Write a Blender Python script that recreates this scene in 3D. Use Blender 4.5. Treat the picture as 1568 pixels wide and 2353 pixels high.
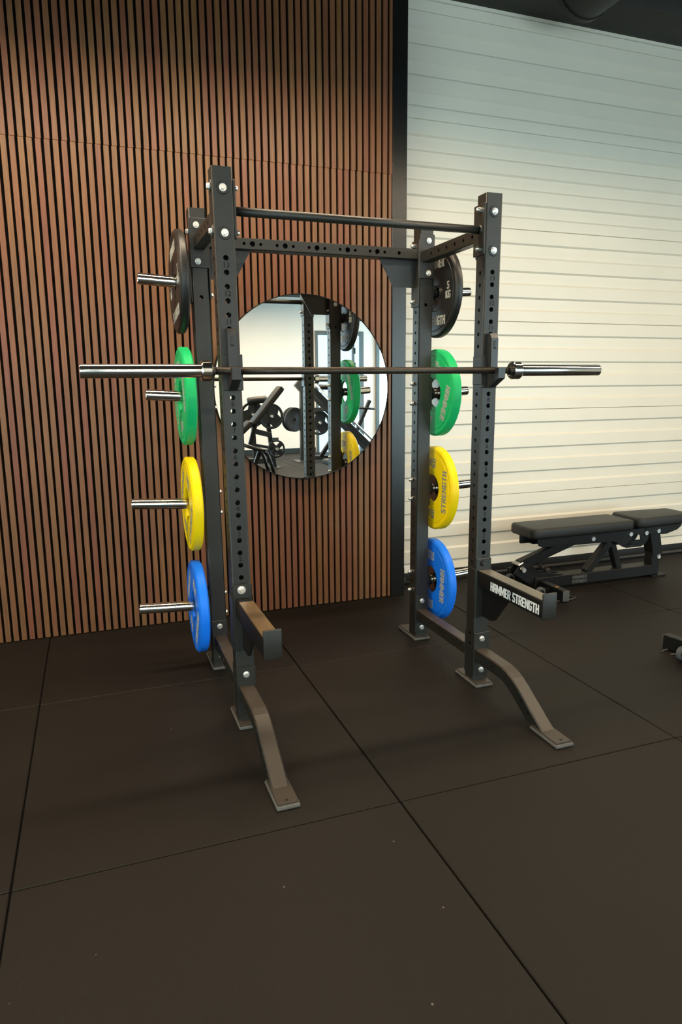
import bpy, bmesh, math, random
from mathutils import Vector, Matrix

for _o in list(bpy.data.objects):
    bpy.data.objects.remove(_o)
random.seed(7)
PI = math.pi
SC = bpy.context.scene
COL = SC.collection

# ------------------------------------------------------------------ camera
cam_d = bpy.data.cameras.new('camera')
cam = bpy.data.objects.new('camera', cam_d)
COL.objects.link(cam)
cam_d.sensor_fit = 'VERTICAL'
cam_d.sensor_height = 36.0
cam_d.lens = 1571.77 / 2353 * 36.0
cam_d.clip_start = 0.02
CAM_R = Vector((0.94019511, -0.34050318, -0.00952526))
CAM_U = Vector((0.07057973, 0.16737559, 0.98336357))
CAM_F = Vector((0.33324413, 0.92522591, -0.18139834))
CAM_P = Vector((-1.07981, -2.66739, 1.38609))
m3 = Matrix((CAM_R, CAM_U, -CAM_F)).transposed()
cam.matrix_world = Matrix.Translation(CAM_P) @ m3.to_4x4()
SC.camera = cam

# ------------------------------------------------------------------ world, exposure
world = bpy.data.worlds.new('world')
SC.world = world
world.use_nodes = True
_bg = world.node_tree.nodes['Background']
_bg.inputs['Color'].default_value = (0.72, 0.88, 1.0, 1)
_bg.inputs['Strength'].default_value = 2.2
SC.view_settings.view_transform = 'Standard'
SC.view_settings.look = 'None'
SC.view_settings.gamma = 1.0
SC.view_settings.use_curve_mapping = False
SC.view_settings.exposure = -0.09


def area(name, loc, target, sx, sy, power, col, spread=180):
    l = bpy.data.lights.new(name, 'AREA')
    l.shape = 'RECTANGLE'
    l.size, l.size_y = sx, sy
    l.energy = power
    l.color = col
    l.spread = math.radians(spread)
    o = bpy.data.objects.new(name, l)
    COL.objects.link(o)
    o.location = loc
    o.rotation_euler = (Vector(target) - Vector(loc)).to_track_quat('-Z', 'Y').to_euler()
    return o


# daylight entering through the glazing of the left wall and of the rear wall
area('window_daylight', (-5.055, -4.07, 1.75), (3, -4.07, 1.75), 5.6, 2.4, 165, (0.76, 1.0, 0.93))
area('window_daylight', (-2.2, -8.655, 1.6), (-2.2, 3, 1.6), 4.6, 2.6, 135, (0.66, 0.92, 1.0))
area('window_daylight', (5.6, -8.637, 1.48), (5.6, 3, 1.48), 1.6, 2.8, 135, (0.70, 0.95, 1.0))
area('window_daylight', (6.655, -6.32, 1.62), (0, -6.32, 1.62), 3.4, 2.6, 280, (0.70, 0.94, 1.0))  # added daylight of the right wall, brightens the rear of the room

# ------------------------------------------------------------------ materials
MATS = {}


def mat(name, col, rough=0.5, metal=0.0, spec=0.5, bump=0.0, bscale=400.0, var=0.0, vscale=8.0, coat=0.0, stretch=None):
    """principled material with noise driven tint and fine relief"""
    m = bpy.data.materials.new(name)
    m.use_nodes = True
    nt = m.node_tree
    b = nt.nodes['Principled BSDF']
    b.inputs['Base Color'].default_value = (*col, 1)
    b.inputs['Roughness'].default_value = rough
    b.inputs['Metallic'].default_value = metal
    b.inputs['Specular IOR Level'].default_value = spec
    b.inputs['Coat Weight'].default_value = coat
    tc = nt.nodes.new('ShaderNodeTexCoord')
    src = tc.outputs['Object']
    if stretch:
        mp = nt.nodes.new('ShaderNodeMapping')
        mp.inputs['Scale'].default_value = stretch
        nt.links.new(src, mp.inputs['Vector'])
        src = mp.outputs['Vector']
    if var > 0:
        n = nt.nodes.new('ShaderNodeTexNoise')
        n.inputs['Scale'].default_value = vscale
        n.inputs['Detail'].default_value = 5
        nt.links.new(src, n.inputs['Vector'])
        r = nt.nodes.new('ShaderNodeValToRGB')
        r.color_ramp.elements[0].position = 0.3
        r.color_ramp.elements[1].position = 0.7
        r.color_ramp.elements[0].color = (*[c * (1 - var) for c in col], 1)
        r.color_ramp.elements[1].color = (*[min(1, c * (1 + var)) for c in col], 1)
        nt.links.new(n.outputs['Fac'], r.inputs['Fac'])
        nt.links.new(r.outputs['Color'], b.inputs['Base Color'])
    if bump > 0:
        n2 = nt.nodes.new('ShaderNodeTexNoise')
        n2.inputs['Scale'].default_value = bscale
        n2.inputs['Detail'].default_value = 2
        nt.links.new(src, n2.inputs['Vector'])
        bp = nt.nodes.new('ShaderNodeBump')
        bp.inputs['Strength'].default_value = bump
        bp.inputs['Distance'].default_value = 0.002
        nt.links.new(n2.outputs['Fac'], bp.inputs['Height'])
        nt.links.new(bp.outputs['Normal'], b.inputs['Normal'])
    MATS[name] = m
    return m


mat('steel_black', (0.0155, 0.0147, 0.0115), 0.40, 0.0, 0.55, bump=0.25, bscale=900, var=0.12, vscale=30)
mat('steel_dark', (0.0062, 0.0060, 0.0058), 0.45, 0.0, 0.36, bump=0.2, bscale=900, var=0.1, vscale=20)
mat('liner_brown', (0.24, 0.150, 0.072), 0.36, 0.5, 0.5, bump=0.2, bscale=60, var=0.5, vscale=14, stretch=(1, 0.25, 1))  # brown tint of the left arm's liner, varied along its length
mat('worn_grey', (0.17, 0.150, 0.118), 0.42, 0.3, 0.5, bump=0.2, bscale=60, var=0.3, vscale=14, stretch=(1, 0.25, 1))
mat('foot_rubber', (0.10, 0.095, 0.085), 0.7, 0.0, 0.3, bump=0.3, bscale=300, var=0.2, vscale=40)
mat('ink_black', (0.004, 0.004, 0.004), 0.6, 0.0, 0.3, var=0.05)
mat('ink_white', (0.85, 0.85, 0.83), 0.5, 0.0, 0.3, var=0.03, vscale=60)
mat('ink_faded', (0.026, 0.026, 0.024), 0.6, 0.0, 0.3, var=0.3, vscale=200)
mat('zinc', (0.88, 0.87, 0.83), 0.36, 1.0, 0.5, var=0.1, vscale=80)
mat('chrome', (0.70, 0.68, 0.64), 0.13, 1.0, 0.5, var=0.05, vscale=30, bump=0.05, bscale=300)
mat('shaft_steel', (0.065, 0.052, 0.040), 0.34, 0.75, 0.5, var=0.15, vscale=40, bump=0.25, bscale=1500)
mat('hub_steel', (0.36, 0.33, 0.29), 0.15, 1.0, 0.5, var=0.05, vscale=50)
mat('urethane_green', (0.009, 0.500, 0.150), 0.45, 0.0, 0.3, bump=0.1, bscale=300, var=0.06, vscale=12)
mat('urethane_yellow', (0.98, 0.69, 0.003), 0.45, 0.0, 0.28, bump=0.1, bscale=300, var=0.05, vscale=12)
mat('urethane_blue', (0.008, 0.190, 0.90), 0.45, 0.0, 0.3, bump=0.1, bscale=300, var=0.06, vscale=12)
mat('urethane_black', (0.013, 0.0122, 0.0112), 0.42, 0.0, 0.5, bump=0.15, bscale=300, var=0.1, vscale=12)
mat('letter_grey', (0.42, 0.41, 0.36), 0.5, 0.0, 0.4, var=0.08, vscale=60)
mat('letter_dull', (0.30, 0.29, 0.22), 0.5, 0.0, 0.4, var=0.08, vscale=60)
mat('hook_plastic', (0.022, 0.022, 0.021), 0.4, 0.0, 0.5, var=0.2, vscale=40, bump=0.1, bscale=200)
mat('pad_vinyl', (0.012, 0.0115, 0.0105), 0.48, 0.0, 0.5, bump=0.35, bscale=700, var=0.12, vscale=20)
mat('wheel_grey', (0.10, 0.10, 0.098), 0.6, 0.0, 0.4, var=0.15, vscale=40)
mat('sticker_yellow', (0.75, 0.33, 0.01), 0.5, 0.0, 0.4, var=0.1, vscale=90)
mat('felt_black', (0.004, 0.004, 0.004), 0.95, 0.0, 0.1, bump=0.3, bscale=500, var=0.2, vscale=50)
mat('door_white', (0.80, 0.752, 0.645), 0.33, 0.0, 0.5, bump=0.06, bscale=120, var=0.02, vscale=3)
mat('seal_rubber', (0.008, 0.008, 0.008), 0.6, 0.0, 0.4, var=0.2, vscale=20)
mat('seal_lip', (0.040, 0.038, 0.036), 0.55, 0.0, 0.4, var=0.2, vscale=20)
mat('column_paint', (0.0065, 0.0065, 0.0060), 0.24, 0.0, 0.5, bump=0.12, bscale=700, var=0.08, vscale=9)
mat('ceiling_dark', (0.020, 0.015, 0.011), 0.8, 0.0, 0.3, var=0.25, vscale=2)
mat('beam_paint', (0.022, 0.020, 0.016), 0.6, 0.0, 0.4, var=0.15, vscale=5)
mat('duct_metal', (0.014, 0.012, 0.010), 0.5, 0.0, 0.4, var=0.15, vscale=5)
mat('plaster', (0.80, 0.79, 0.75), 0.8, 0.0, 0.3, bump=0.1, bscale=80, var=0.02, vscale=2)
mat('baseboard_paint', (0.02, 0.03, 0.035), 0.5, 0.0, 0.4, var=0.1, vscale=6)
mat('frame_grey', (0.10, 0.13, 0.14), 0.4, 0.2, 0.5, var=0.06, vscale=8)
mat('machine_paint', (0.022, 0.026, 0.029), 0.38, 0.1, 0.5, bump=0.15, bscale=700, var=0.1, vscale=10)
mat('tile_gap', (0.003, 0.003, 0.003), 0.9, 0.0, 0.2, var=0.2, vscale=30)

# mirror silvering
_m = mat('mirror_glass', (0.93, 0.95, 0.94), 0.0, 1.0, 0.5)
# window glass
_g = bpy.data.materials.new('window_glass')
_g.use_nodes = True
_nt = _g.node_tree
_nt.nodes.remove(_nt.nodes['Principled BSDF'])
_tr = _nt.nodes.new('ShaderNodeBsdfTransparent')
_tr.inputs['Color'].default_value = (0.86, 0.95, 0.97, 1)
_gl = _nt.nodes.new('ShaderNodeBsdfGlossy')
_gl.inputs['Roughness'].default_value = 0.02
_mx = _nt.nodes.new('ShaderNodeMixShader')
_mx.inputs[0].default_value = 0.06
_nt.links.new(_tr.outputs[0], _mx.inputs[1])
_nt.links.new(_gl.outputs[0], _mx.inputs[2])
_nt.links.new(_mx.outputs[0], _nt.nodes['Material Output'].inputs['Surface'])
MATS['window_glass'] = _g
# lamp diffuser
_e = bpy.data.materials.new('lamp_diffuser')
_e.use_nodes = True
_b = _e.node_tree.nodes['Principled BSDF']
_b.inputs['Emission Color'].default_value = (1.0, 0.80, 0.55, 1)
_b.inputs['Emission Strength'].default_value = 3.0
MATS['lamp_diffuser'] = _e


def wood_material():
    m = bpy.data.materials.new('slat_wood')
    m.use_nodes = True
    nt = m.node_tree
    N, L = nt.nodes, nt.links
    b = N['Principled BSDF']
    tc = N.new('ShaderNodeTexCoord')
    oi = N.new('ShaderNodeObjectInfo')
    add = N.new('ShaderNodeVectorMath'); add.operation = 'ADD'
    mul = N.new('ShaderNodeVectorMath'); mul.operation = 'SCALE'
    comb = N.new('ShaderNodeCombineXYZ')
    L.new(oi.outputs['Random'], comb.inputs[0])
    L.new(oi.outputs['Random'], comb.inputs[2])
    L.new(comb.outputs[0], mul.inputs[0]); mul.inputs['Scale'].default_value = 37.0
    L.new(tc.outputs['Object'], add.inputs[0]); L.new(mul.outputs[0], add.inputs[1])
    mp = N.new('ShaderNodeMapping'); mp.inputs['Scale'].default_value = (260, 60, 3.2)
    L.new(add.outputs[0], mp.inputs['Vector'])
    n = N.new('ShaderNodeTexNoise'); n.inputs['Scale'].default_value = 1.0; n.inputs['Detail'].default_value = 6
    n.inputs['Roughness'].default_value = 0.65
    L.new(mp.outputs[0], n.inputs['Vector'])
    r = N.new('ShaderNodeValToRGB')
    e = r.color_ramp.elements
    e[0].position = 0.25; e[0].color = (0.088, 0.033, 0.0130, 1)
    e[1].position = 0.75; e[1].color = (0.258, 0.108, 0.0440, 1)
    mid = e.new(0.5); mid.color = (0.162, 0.063, 0.0245, 1)
    L.new(n.outputs['Fac'], r.inputs['Fac'])
    # slow tone drift along the slat and from slat to slat
    mp2 = N.new('ShaderNodeMapping'); mp2.inputs['Scale'].default_value = (8, 8, 1.1)
    L.new(add.outputs[0], mp2.inputs['Vector'])
    n2 = N.new('ShaderNodeTexNoise'); n2.inputs['Scale'].default_value = 1.0; n2.inputs['Detail'].default_value = 2
    L.new(mp2.outputs[0], n2.inputs['Vector'])
    hsv = N.new('ShaderNodeHueSaturation')
    mr = N.new('ShaderNodeMapRange')
    mr.inputs['To Min'].default_value = 0.78; mr.inputs['To Max'].default_value = 1.22
    L.new(n2.outputs['Fac'], mr.inputs['Value'])
    L.new(mr.outputs[0], hsv.inputs['Value'])
    mr2 = N.new('ShaderNodeMapRange')
    mr2.inputs['To Min'].default_value = 0.488; mr2.inputs['To Max'].default_value = 0.512
    L.new(oi.outputs['Random'], mr2.inputs['Value'])
    L.new(mr2.outputs[0], hsv.inputs['Hue'])
    L.new(r.outputs['Color'], hsv.inputs['Color'])
    L.new(hsv.outputs['Color'], b.inputs['Base Color'])
    b.inputs['Roughness'].default_value = 0.42
    b.inputs['Specular IOR Level'].default_value = 0.45
    bp = N.new('ShaderNodeBump'); bp.inputs['Strength'].default_value = 0.15; bp.inputs['Distance'].default_value = 0.001
    L.new(n.outputs['Fac'], bp.inputs['Height']); L.new(bp.outputs['Normal'], b.inputs['Normal'])
    MATS['slat_wood'] = m


wood_material()


def brown_top_steel():
    """black powder coat mixed to brown on the upward faces"""
    m = MATS['steel_black'].copy(); m.name = 'steel_brown_top'
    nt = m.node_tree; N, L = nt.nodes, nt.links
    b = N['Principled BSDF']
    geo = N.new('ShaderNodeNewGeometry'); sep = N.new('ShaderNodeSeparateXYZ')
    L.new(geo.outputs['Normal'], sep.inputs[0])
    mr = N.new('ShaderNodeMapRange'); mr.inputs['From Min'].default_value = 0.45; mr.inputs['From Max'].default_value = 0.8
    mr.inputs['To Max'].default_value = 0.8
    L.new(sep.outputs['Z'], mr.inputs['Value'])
    mx = N.new('ShaderNodeMixRGB'); mx.inputs[2].default_value = (0.062, 0.046, 0.034, 1)  # brown tint, mixed in where the normal points up
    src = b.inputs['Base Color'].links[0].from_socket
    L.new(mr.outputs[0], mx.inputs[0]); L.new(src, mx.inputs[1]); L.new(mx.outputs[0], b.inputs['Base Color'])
    MATS['steel_brown_top'] = m


brown_top_steel()


def rubber_material():
    m = bpy.data.materials.new('floor_rubber')
    m.use_nodes = True
    nt = m.node_tree
    N, L = nt.nodes, nt.links
    b = N['Principled BSDF']
    geo = N.new('ShaderNodeNewGeometry')
    n1 = N.new('ShaderNodeTexNoise'); n1.inputs['Scale'].default_value = 330; n1.inputs['Detail'].default_value = 3
    n2 = N.new('ShaderNodeTexNoise'); n2.inputs['Scale'].default_value = 1.7; n2.inputs['Detail'].default_value = 4
    vo = N.new('ShaderNodeTexVoronoi'); vo.inputs['Scale'].default_value = 7.0
    vo.inputs['Randomness'].default_value = 1.0
    for x in (n1, n2, vo):
        L.new(geo.outputs['Position'], x.inputs['Vector'])
    r = N.new('ShaderNodeValToRGB')
    r.color_ramp.elements[0].position = 0.3; r.color_ramp.elements[0].color = (0.0050, 0.0038, 0.0027, 1)
    r.color_ramp.elements[1].position = 0.75; r.color_ramp.elements[1].color = (0.0160, 0.0117, 0.0080, 1)
    L.new(n1.outputs['Fac'], r.inputs['Fac'])
    mr = N.new('ShaderNodeMapRange'); mr.inputs['To Min'].default_value = 0.72; mr.inputs['To Max'].default_value = 1.28
    L.new(n2.outputs['Fac'], mr.inputs['Value'])
    mu = N.new('ShaderNodeMixRGB'); mu.blend_type = 'MULTIPLY'; mu.inputs[0].default_value = 1.0
    L.new(r.outputs['Color'], mu.inputs[1]); L.new(mr.outputs[0], mu.inputs[2])
    # sparse pale crumbs of chalk and dust
    cr = N.new('ShaderNodeValToRGB')
    cr.color_ramp.elements[0].position = 0.0; cr.color_ramp.elements[0].color = (1, 1, 1, 1)
    cr.color_ramp.elements[1].position = 0.026; cr.color_ramp.elements[1].color = (0, 0, 0, 1)
    L.new(vo.outputs['Distance'], cr.inputs['Fac'])
    mx = N.new('ShaderNodeMixRGB'); mx.inputs[2].default_value = (0.30, 0.25, 0.20, 1)
    L.new(cr.outputs['Color'], mx.inputs[0]); L.new(mu.outputs[0], mx.inputs[1])
    L.new(mx.outputs[0], b.inputs['Base Color'])
    b.inputs['Roughness'].default_value = 0.62
    b.inputs['Specular IOR Level'].default_value = 0.27
    bp = N.new('ShaderNodeBump'); bp.inputs['Strength'].default_value = 0.35; bp.inputs['Distance'].default_value = 0.002
    L.new(n1.outputs['Fac'], bp.inputs['Height']); L.new(bp.outputs['Normal'], b.inputs['Normal'])
    MATS['floor_rubber'] = m


rubber_material()


# ------------------------------------------------------------------ mesh helpers
class MB:
    def __init__(self):
        self.v, self.f, self.sm = [], [], []

    def add(self, verts, faces, smooth=False):
        o = len(self.v)
        self.v += [tuple(p) for p in verts]
        self.f += [tuple(i + o for i in q) for q in faces]
        self.sm += [smooth] * len(faces)

    def box(self, x0, x1, y0, y1, z0, z1, c=0.0):
        """box, with chamfered edges when c > 0"""
        if c <= 0:
            v = [(x, y, z) for z in (z0, z1) for y in (y0, y1) for x in (x0, x1)]
            self.add(v, [(0, 2, 3, 1), (4, 5, 7, 6), (0, 1, 5, 4), (2, 6, 7, 3), (0, 4, 6, 2), (1, 3, 7, 5)])
            return
        bm = bmesh.new()
        bmesh.ops.create_cube(bm, size=1)
        bmesh.ops.scale(bm, vec=(x1 - x0, y1 - y0, z1 - z0), verts=bm.verts)
        bmesh.ops.translate(bm, vec=((x0 + x1) / 2, (y0 + y1) / 2, (z0 + z1) / 2), verts=bm.verts)
        bmesh.ops.bevel(bm, geom=bm.edges[:], offset=c, segments=1 if c < 0.004 else 3, affect='EDGES', profile=0.5)
        self.bm(bm, smooth=c >= 0.004)

    def bm(self, bm, smooth=False, M=None):
        bm.verts.index_update()
        self.add([(M @ v.co) if M else v.co.copy() for v in bm.verts], [[v.index for v in f.verts] for f in bm.faces], smooth)
        bm.free()

    def cyl(self, p0, p1, r, n=24, r1=None, caps=True, smooth=True):
        p0, p1 = Vector(p0), Vector(p1)
        r1 = r if r1 is None else r1
        d = (p1 - p0).normalized()
        a = d.orthogonal().normalized()
        b = d.cross(a)
        v = []
        for P, R in ((p0, r), (p1, r1)):
            v += [P + a * (R * math.cos(2 * PI * i / n)) + b * (R * math.sin(2 * PI * i / n)) for i in range(n)]
        self.add(v, [(i, (i + 1) % n, n + (i + 1) % n, n + i) for i in range(n)], smooth)
        if caps:
            self.add(v[:n], [tuple(reversed(range(n)))])
            self.add(v[n:], [tuple(range(n))])

    def lathe(self, prof, origin, axis, n=48, smooth=True, closed=False):
        """prof: list of (radius, along axis)"""
        o = Vector(origin); d = Vector(axis).normalized()
        a = d.orthogonal().normalized(); b = d.cross(a)
        for k in range(len(prof) - (0 if closed else 1)):
            (r0, h0), (r1, h1) = prof[k], prof[(k + 1) % len(prof)]
            v = []
            for R, H in ((r0, h0), (r1, h1)):
                v += [o + d * H + a * (R * math.cos(2 * PI * i / n)) + b * (R * math.sin(2 * PI * i / n)) for i in range(n)]
            self.add(v, [(i, (i + 1) % n, n + (i + 1) % n, n + i) for i in range(n)], smooth)

    def prism(self, poly, fn, h0, h1):
        """extrude a 2D polygon; fn(u, v, h) -> 3D"""
        n = len(poly)
        v = [fn(p[0], p[1], h0) for p in poly] + [fn(p[0], p[1], h1) for p in poly]
        self.add(v, [tuple(range(n)), tuple(reversed(range(n, 2 * n)))] + [(i, n + i, n + (i + 1) % n, (i + 1) % n) for i in range(n)])

    def tube_path(self, pts, r, n=12):
        pts = [Vector(p) for p in pts]
        rings = []
        a = None
        for i, p in enumerate(pts):
            d = (pts[min(i + 1, len(pts) - 1)] - pts[max(i - 1, 0)]).normalized()
            if a is None:
                a = d.orthogonal().normalized()
            else:
                a = (a - d * a.dot(d)).normalized()
            b = d.cross(a)
            rings.append([p + a * (r * math.cos(2 * PI * k / n)) + b * (r * math.sin(2 * PI * k / n)) for k in range(n)])
        v = [q for ring in rings for q in ring]
        f = [(i * n + k, i * n + (k + 1) % n, (i + 1) * n + (k + 1) % n, (i + 1) * n + k) for i in range(len(pts) - 1) for k in range(n)]
        self.add(v, f, True)
        self.add(rings[0], [tuple(reversed(range(n)))])
        self.add(rings[-1], [tuple(range(n))])

    def bar(self, p0, p1, w, h, side=(0, 1, 0), c=0.004):
        """rectangular bar between two points; w along `side`, h across"""
        p0, p1 = Vector(p0), Vector(p1)
        d = p1 - p0
        ln = d.length
        d.normalize()
        s = Vector(side); s = (s - d * s.dot(d)).normalized()
        t = d.cross(s)
        bm = bmesh.new()
        bmesh.ops.create_cube(bm, size=1)
        bmesh.ops.scale(bm, vec=(ln, w, h), verts=bm.verts)
        bmesh.ops.bevel(bm, geom=bm.edges[:], offset=min(c, w * 0.3, h * 0.3), segments=1, affect='EDGES')
        M = Matrix((d, s, t)).transposed().to_4x4()
        M.translation = (p0 + p1) / 2
        self.bm(bm, False, M)

    def map(self, fn):
        self.v = [tuple(fn(*p)) for p in self.v]
        return self

    def mesh(self, name, m, off=(0, 0, 0)):
        me = bpy.data.meshes.new(name)
        me.from_pydata([(p[0] - off[0], p[1] - off[1], p[2] - off[2]) for p in self.v], [], self.f)
        me.polygons.foreach_set('use_smooth', self.sm)
        me.materials.append(MATS[m])
        bm = bmesh.new(); bm.from_mesh(me)
        bmesh.ops.remove_doubles(bm, verts=bm.verts, dist=1e-6)
        bmesh.ops.recalc_face_normals(bm, faces=bm.faces)
        bm.to_mesh(me); bm.free()
        if name in SHARP: me.set_sharp_from_angle(angle=math.radians(32))
        me.update()
        return me


ORG = {}
SHARP = {'disc', 'hub', 'collar', 'sleeve', 'storage_peg', 'peg_collar', 'wheel', 'weight_disc', 'pipe', 'bolt', 'acorn_nut', 'pivot_bolt'}


def root(name, loc, label, cat, group=None, kind=None):
    o = bpy.data.objects.new(name, None)
    o.empty_display_size = 0.1
    COL.objects.link(o)
    o.location = loc
    ORG[o.name] = Vector(loc)
    o['label'] = label; o['category'] = cat
    if group: o['group'] = group
    if kind: o['kind'] = kind
    return o


def part(name, mb, m, parent, label=None):
    off = ORG[parent.name] if parent else Vector((0, 0, 0))
    me = mb.mesh(name, m, off)
    o = bpy.data.objects.new(name, me)
    COL.objects.link(o)
    if parent:
        o.parent = parent
        ORG[o.name] = off
    if label: o['label'] = label
    return o


def struct(name, mb, m, label=None):
    o = bpy.data.objects.new(name, mb.mesh(name, m))
    COL.objects.link(o)
    ORG[o.name] = Vector((0, 0, 0))
    o['kind'] = 'structure'
    if label: o['label'] = label
    return o


def inst(name, me, parent, loc, rot=None):
    """object sharing mesh data, placed in the parent's frame (loc is world at build time)"""
    o = bpy.data.objects.new(name, me)
    COL.objects.link(o)
    o.parent = parent
    o.location = Vector(loc) - ORG[parent.name]
    if rot is not None: o.rotation_euler = rot
    ORG[o.name] = ORG[parent.name]
    return o


def copy_tree(o, parent=None):
    c = o.copy()
    COL.objects.link(c)
    c.parent = parent
    for ch in [x for x in bpy.data.objects if x.parent == o]:
        copy_tree(ch, c)
    return c


# heavy condensed block capitals, each glyph a list of convex polygons in a 1-high cell
def R4(a, b, c, d): return [(a, b), (c, b), (c, d), (a, d)]


GLYPH = {
    'H': (.62, [R4(0, 0, .22, 1), R4(.40, 0, .62, 1), R4(.22, .42, .40, .60)]),
    'A': (.62, [[(0, 0), (.22, 0), (.22, .84), (.12, .98), (0, .86)], [(.40, 0), (.62, 0), (.62, .86), (.50, .98), (.40, .84)],
                [(.12, .98), (.22, .82), (.40, .82), (.50, .98), (.44, 1), (.18, 1)], R4(.22, .36, .40, .52)]),
    'M': (.84, [R4(0, 0, .20, 1), R4(.64, 0, .84, 1), [(.20, 1), (.20, .60), (.36, .12), (.42, .12), (.42, .48)],
                [(.64, 1), (.42, .48), (.42, .12), (.48, .12), (.64, .60)]]),
    'E': (.50, [R4(0, 0, .22, 1), R4(.22, .83, .50, 1), R4(.22, .42, .46, .58), R4(.22, 0, .50, .17)]),
    'R': (.62, [R4(0, 0, .22, 1), R4(.22, .83, .50, 1), R4(.22, .40, .46, .56), [(.40, .83), (.62, .86), (.50, 1)], [(.40, .50), (.46, .42), (.62, .58), (.62, .86), (.40, .83)],
                [(.26, .40), (.44, 0), (.66, 0), (.48, .44)]]),
    'S': (.56, [R4(.06, .83, .54, 1), [(0, .55), (.22, .60), (.22, .83), (.06, 1), (0, .92)], [(0, .55), (.12, .42), (.56, .40), (.44, .58), (.22, .60)],
                [(.56, .45), (.34, .42), (.34, .17), (.50, 0), (.56, .08)], R4(.02, 0, .50, .17), R4(0, .17, .12, .28)]),
    'T': (.60, [R4(0, .82, .60, 1), R4(.19, 0, .41, .82)]),
    'N': (.66, [R4(0, 0, .21, 1), R4(.45, 0, .66, 1), [(.21, 1), (.21, .62), (.45, 0), (.45, .38)]]),
    'G': (.62, [[(0, .10), (.08, 0), (.22, .17), (.22, .83), (.08, 1), (0, .90)], R4(.08, .83, .58, 1), R4(.08, 0, .58, .17), R4(.40, .17, .62, .52), R4(.32, .40, .40, .52), R4(.40, .70, .60, .83)]),
    'K': (.62, [R4(0, 0, .22, 1), [(.22, .36), (.30, .46), (.62, 1), (.38, 1), (.22, .64)], [(.24, .52), (.38, 0), (.64, 0), (.40, .66)]]),
    '0': (.60, [R4(0, .12, .21, .88), R4(.39, .12, .60, .88), [(0, .88), (.60, .88), (.50, 1), (.10, 1)], [(0, .12), (.10, 0), (.50, 0), (.60, .12)]]),
    '1': (.36, [R4(.14, 0, .36, 1), [(0, .72), (.14, .72), (.14, 1), (.10, 1)]]),
    '2': (.58, [R4(0, .83, .50, 1), R4(.36, .50, .58, .90), [(0, .17), (0, .30), (.36, .60), (.58, .50), (.22, .17)], R4(0, 0, .58, .17), R4(0, .68, .2, .83)]),
    '5': (.58, [R4(0, .82, .56, 1), R4(0, .50, .21, .82), R4(0, .46, .50, .62), R4(.37, .10, .58, .54), R4(.0, 0, .50, .17), R4(0, .17, .18, .28)]),
    ' ': (.30, []),
}


def text_polys(s, h, sx=1.0, gap=0.07):
    """polygons of a centred line of block capitals, height h"""
    out, x = [], 0.0
    for ch in s:
        w, ps = GLYPH[ch]
        out += [[((x + p[0]) * h * sx, (p[1] - 0.5) * h) for p in poly] for poly in ps]
        x += w + gap
    x = (x - gap) * h * sx
    return [[(p[0] - x / 2, p[1]) for p in poly] for poly in out], x


def font_mesh(s, size, m, depth=0.0004):
    c = bpy.data.curves.new('number', 'FONT')
    c.body = s; c.size = size; c.align_x = 'CENTER'; c.align_y = 'CENTER'
    c.extrude = depth; c.offset = size * 0.012
    o = bpy.data.objects.new('tmp', c)
    COL.objects.link(o)
    dg = bpy.context.evaluated_depsgraph_get()
    me = bpy.data.meshes.new_from_object(o.evaluated_get(dg))
    me.materials.clear(); me.materials.append(MATS[m])
    bpy.data.objects.remove(o); bpy.data.curves.remove(c)
    return me


# ------------------------------------------------------------------ the setting
YW = 1.3557            # front face of the slats
X0, X1 = -5.0, 6.6     # left and right walls
YR = -8.6              # rear wall
ZC = 4.1               # ceiling

# floor: sub-base and rubber tiles 1.2 m
mb = MB(); mb.box(X0, X1, YR, 1.75, -0.10, -0.012)
floor = struct('floor', mb, 'tile_gap', 'dark rubber tiled gym floor')
tile_x = [-0.188 + 1.2 * k for k in range(-5, 7)]
tile_y = [-0.755 + 1.222 * k for k in range(-7, 3)]
cache = {}
xs = [X0] + [x for x in tile_x if X0 < x < X1] + [X1]
ys = [YR] + [y for y in tile_y if YR < y < 1.75] + [1.75]
for i in range(len(xs) - 1):
    for j in range(len(ys) - 1):
        w, d = round(xs[i + 1] - xs[i], 4), round(ys[j + 1] - ys[j], 4)
        if (w, d) not in cache:
            t = MB(); t.box(-w / 2 + .0022, w / 2 - .0022, -d / 2 + .0022, d / 2 - .0022, -0.012, 0.0, 0.0030)
            cache[(w, d)] = t.mesh('tile', 'floor_rubber')
        inst('tile', cache[(w, d)], floor, ((xs[i] + xs[i + 1]) / 2, (ys[j] + ys[j + 1]) / 2, -random.random() * 0.0006))

# back wall with the wooden slats
mb = MB()
mb.box(X0, 0.716, YW + 0.018, 1.70, 0, ZC)
wall_back = struct('wall_back', mb, 'felt_black', 'slatted wall of vertical dark wood battens on black felt')
zs = 2.628
t = MB(); t.box(-.0137, .0137, 0, .020, 0.004, zs - .0004, 0.0012); slat_lo = t.mesh('slat', 'slat_wood')
t = MB(); t.box(-.0137, .0137, 0, .020, zs + .0004, ZC, 0.0012); slat_hi = t.mesh('slat', 'slat_wood')
t = MB(); t.box(-.0085, .0085, 0, .020, 0.004, zs - .0004, 0.0012); slat_lo2 = t.mesh('slat', 'slat_wood')
t = MB(); t.box(-.0085, .0085, 0, .020, zs + .0004, ZC, 0.0012); slat_hi2 = t.mesh('slat', 'slat_wood')
for k in range(72):
    x = 0.6690 - 0.0405 * k
    j = 0.0016 * ((k // 15) % 2)
    a = inst('slat', slat_lo, wall_back, (x - j + random.uniform(-.0006, .0006), YW, 0))
    b = inst('slat', slat_hi, wall_back, (x + 0.002 - j + random.uniform(-.0006, .0006), YW, 0))
    a.rotation_euler[1] = random.uniform(-.0004, .0004)
inst('slat', slat_lo2, wall_back, (0.7045, YW, 0)); inst('slat', slat_hi2, wall_back, (0.7075, YW, 0))

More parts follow.
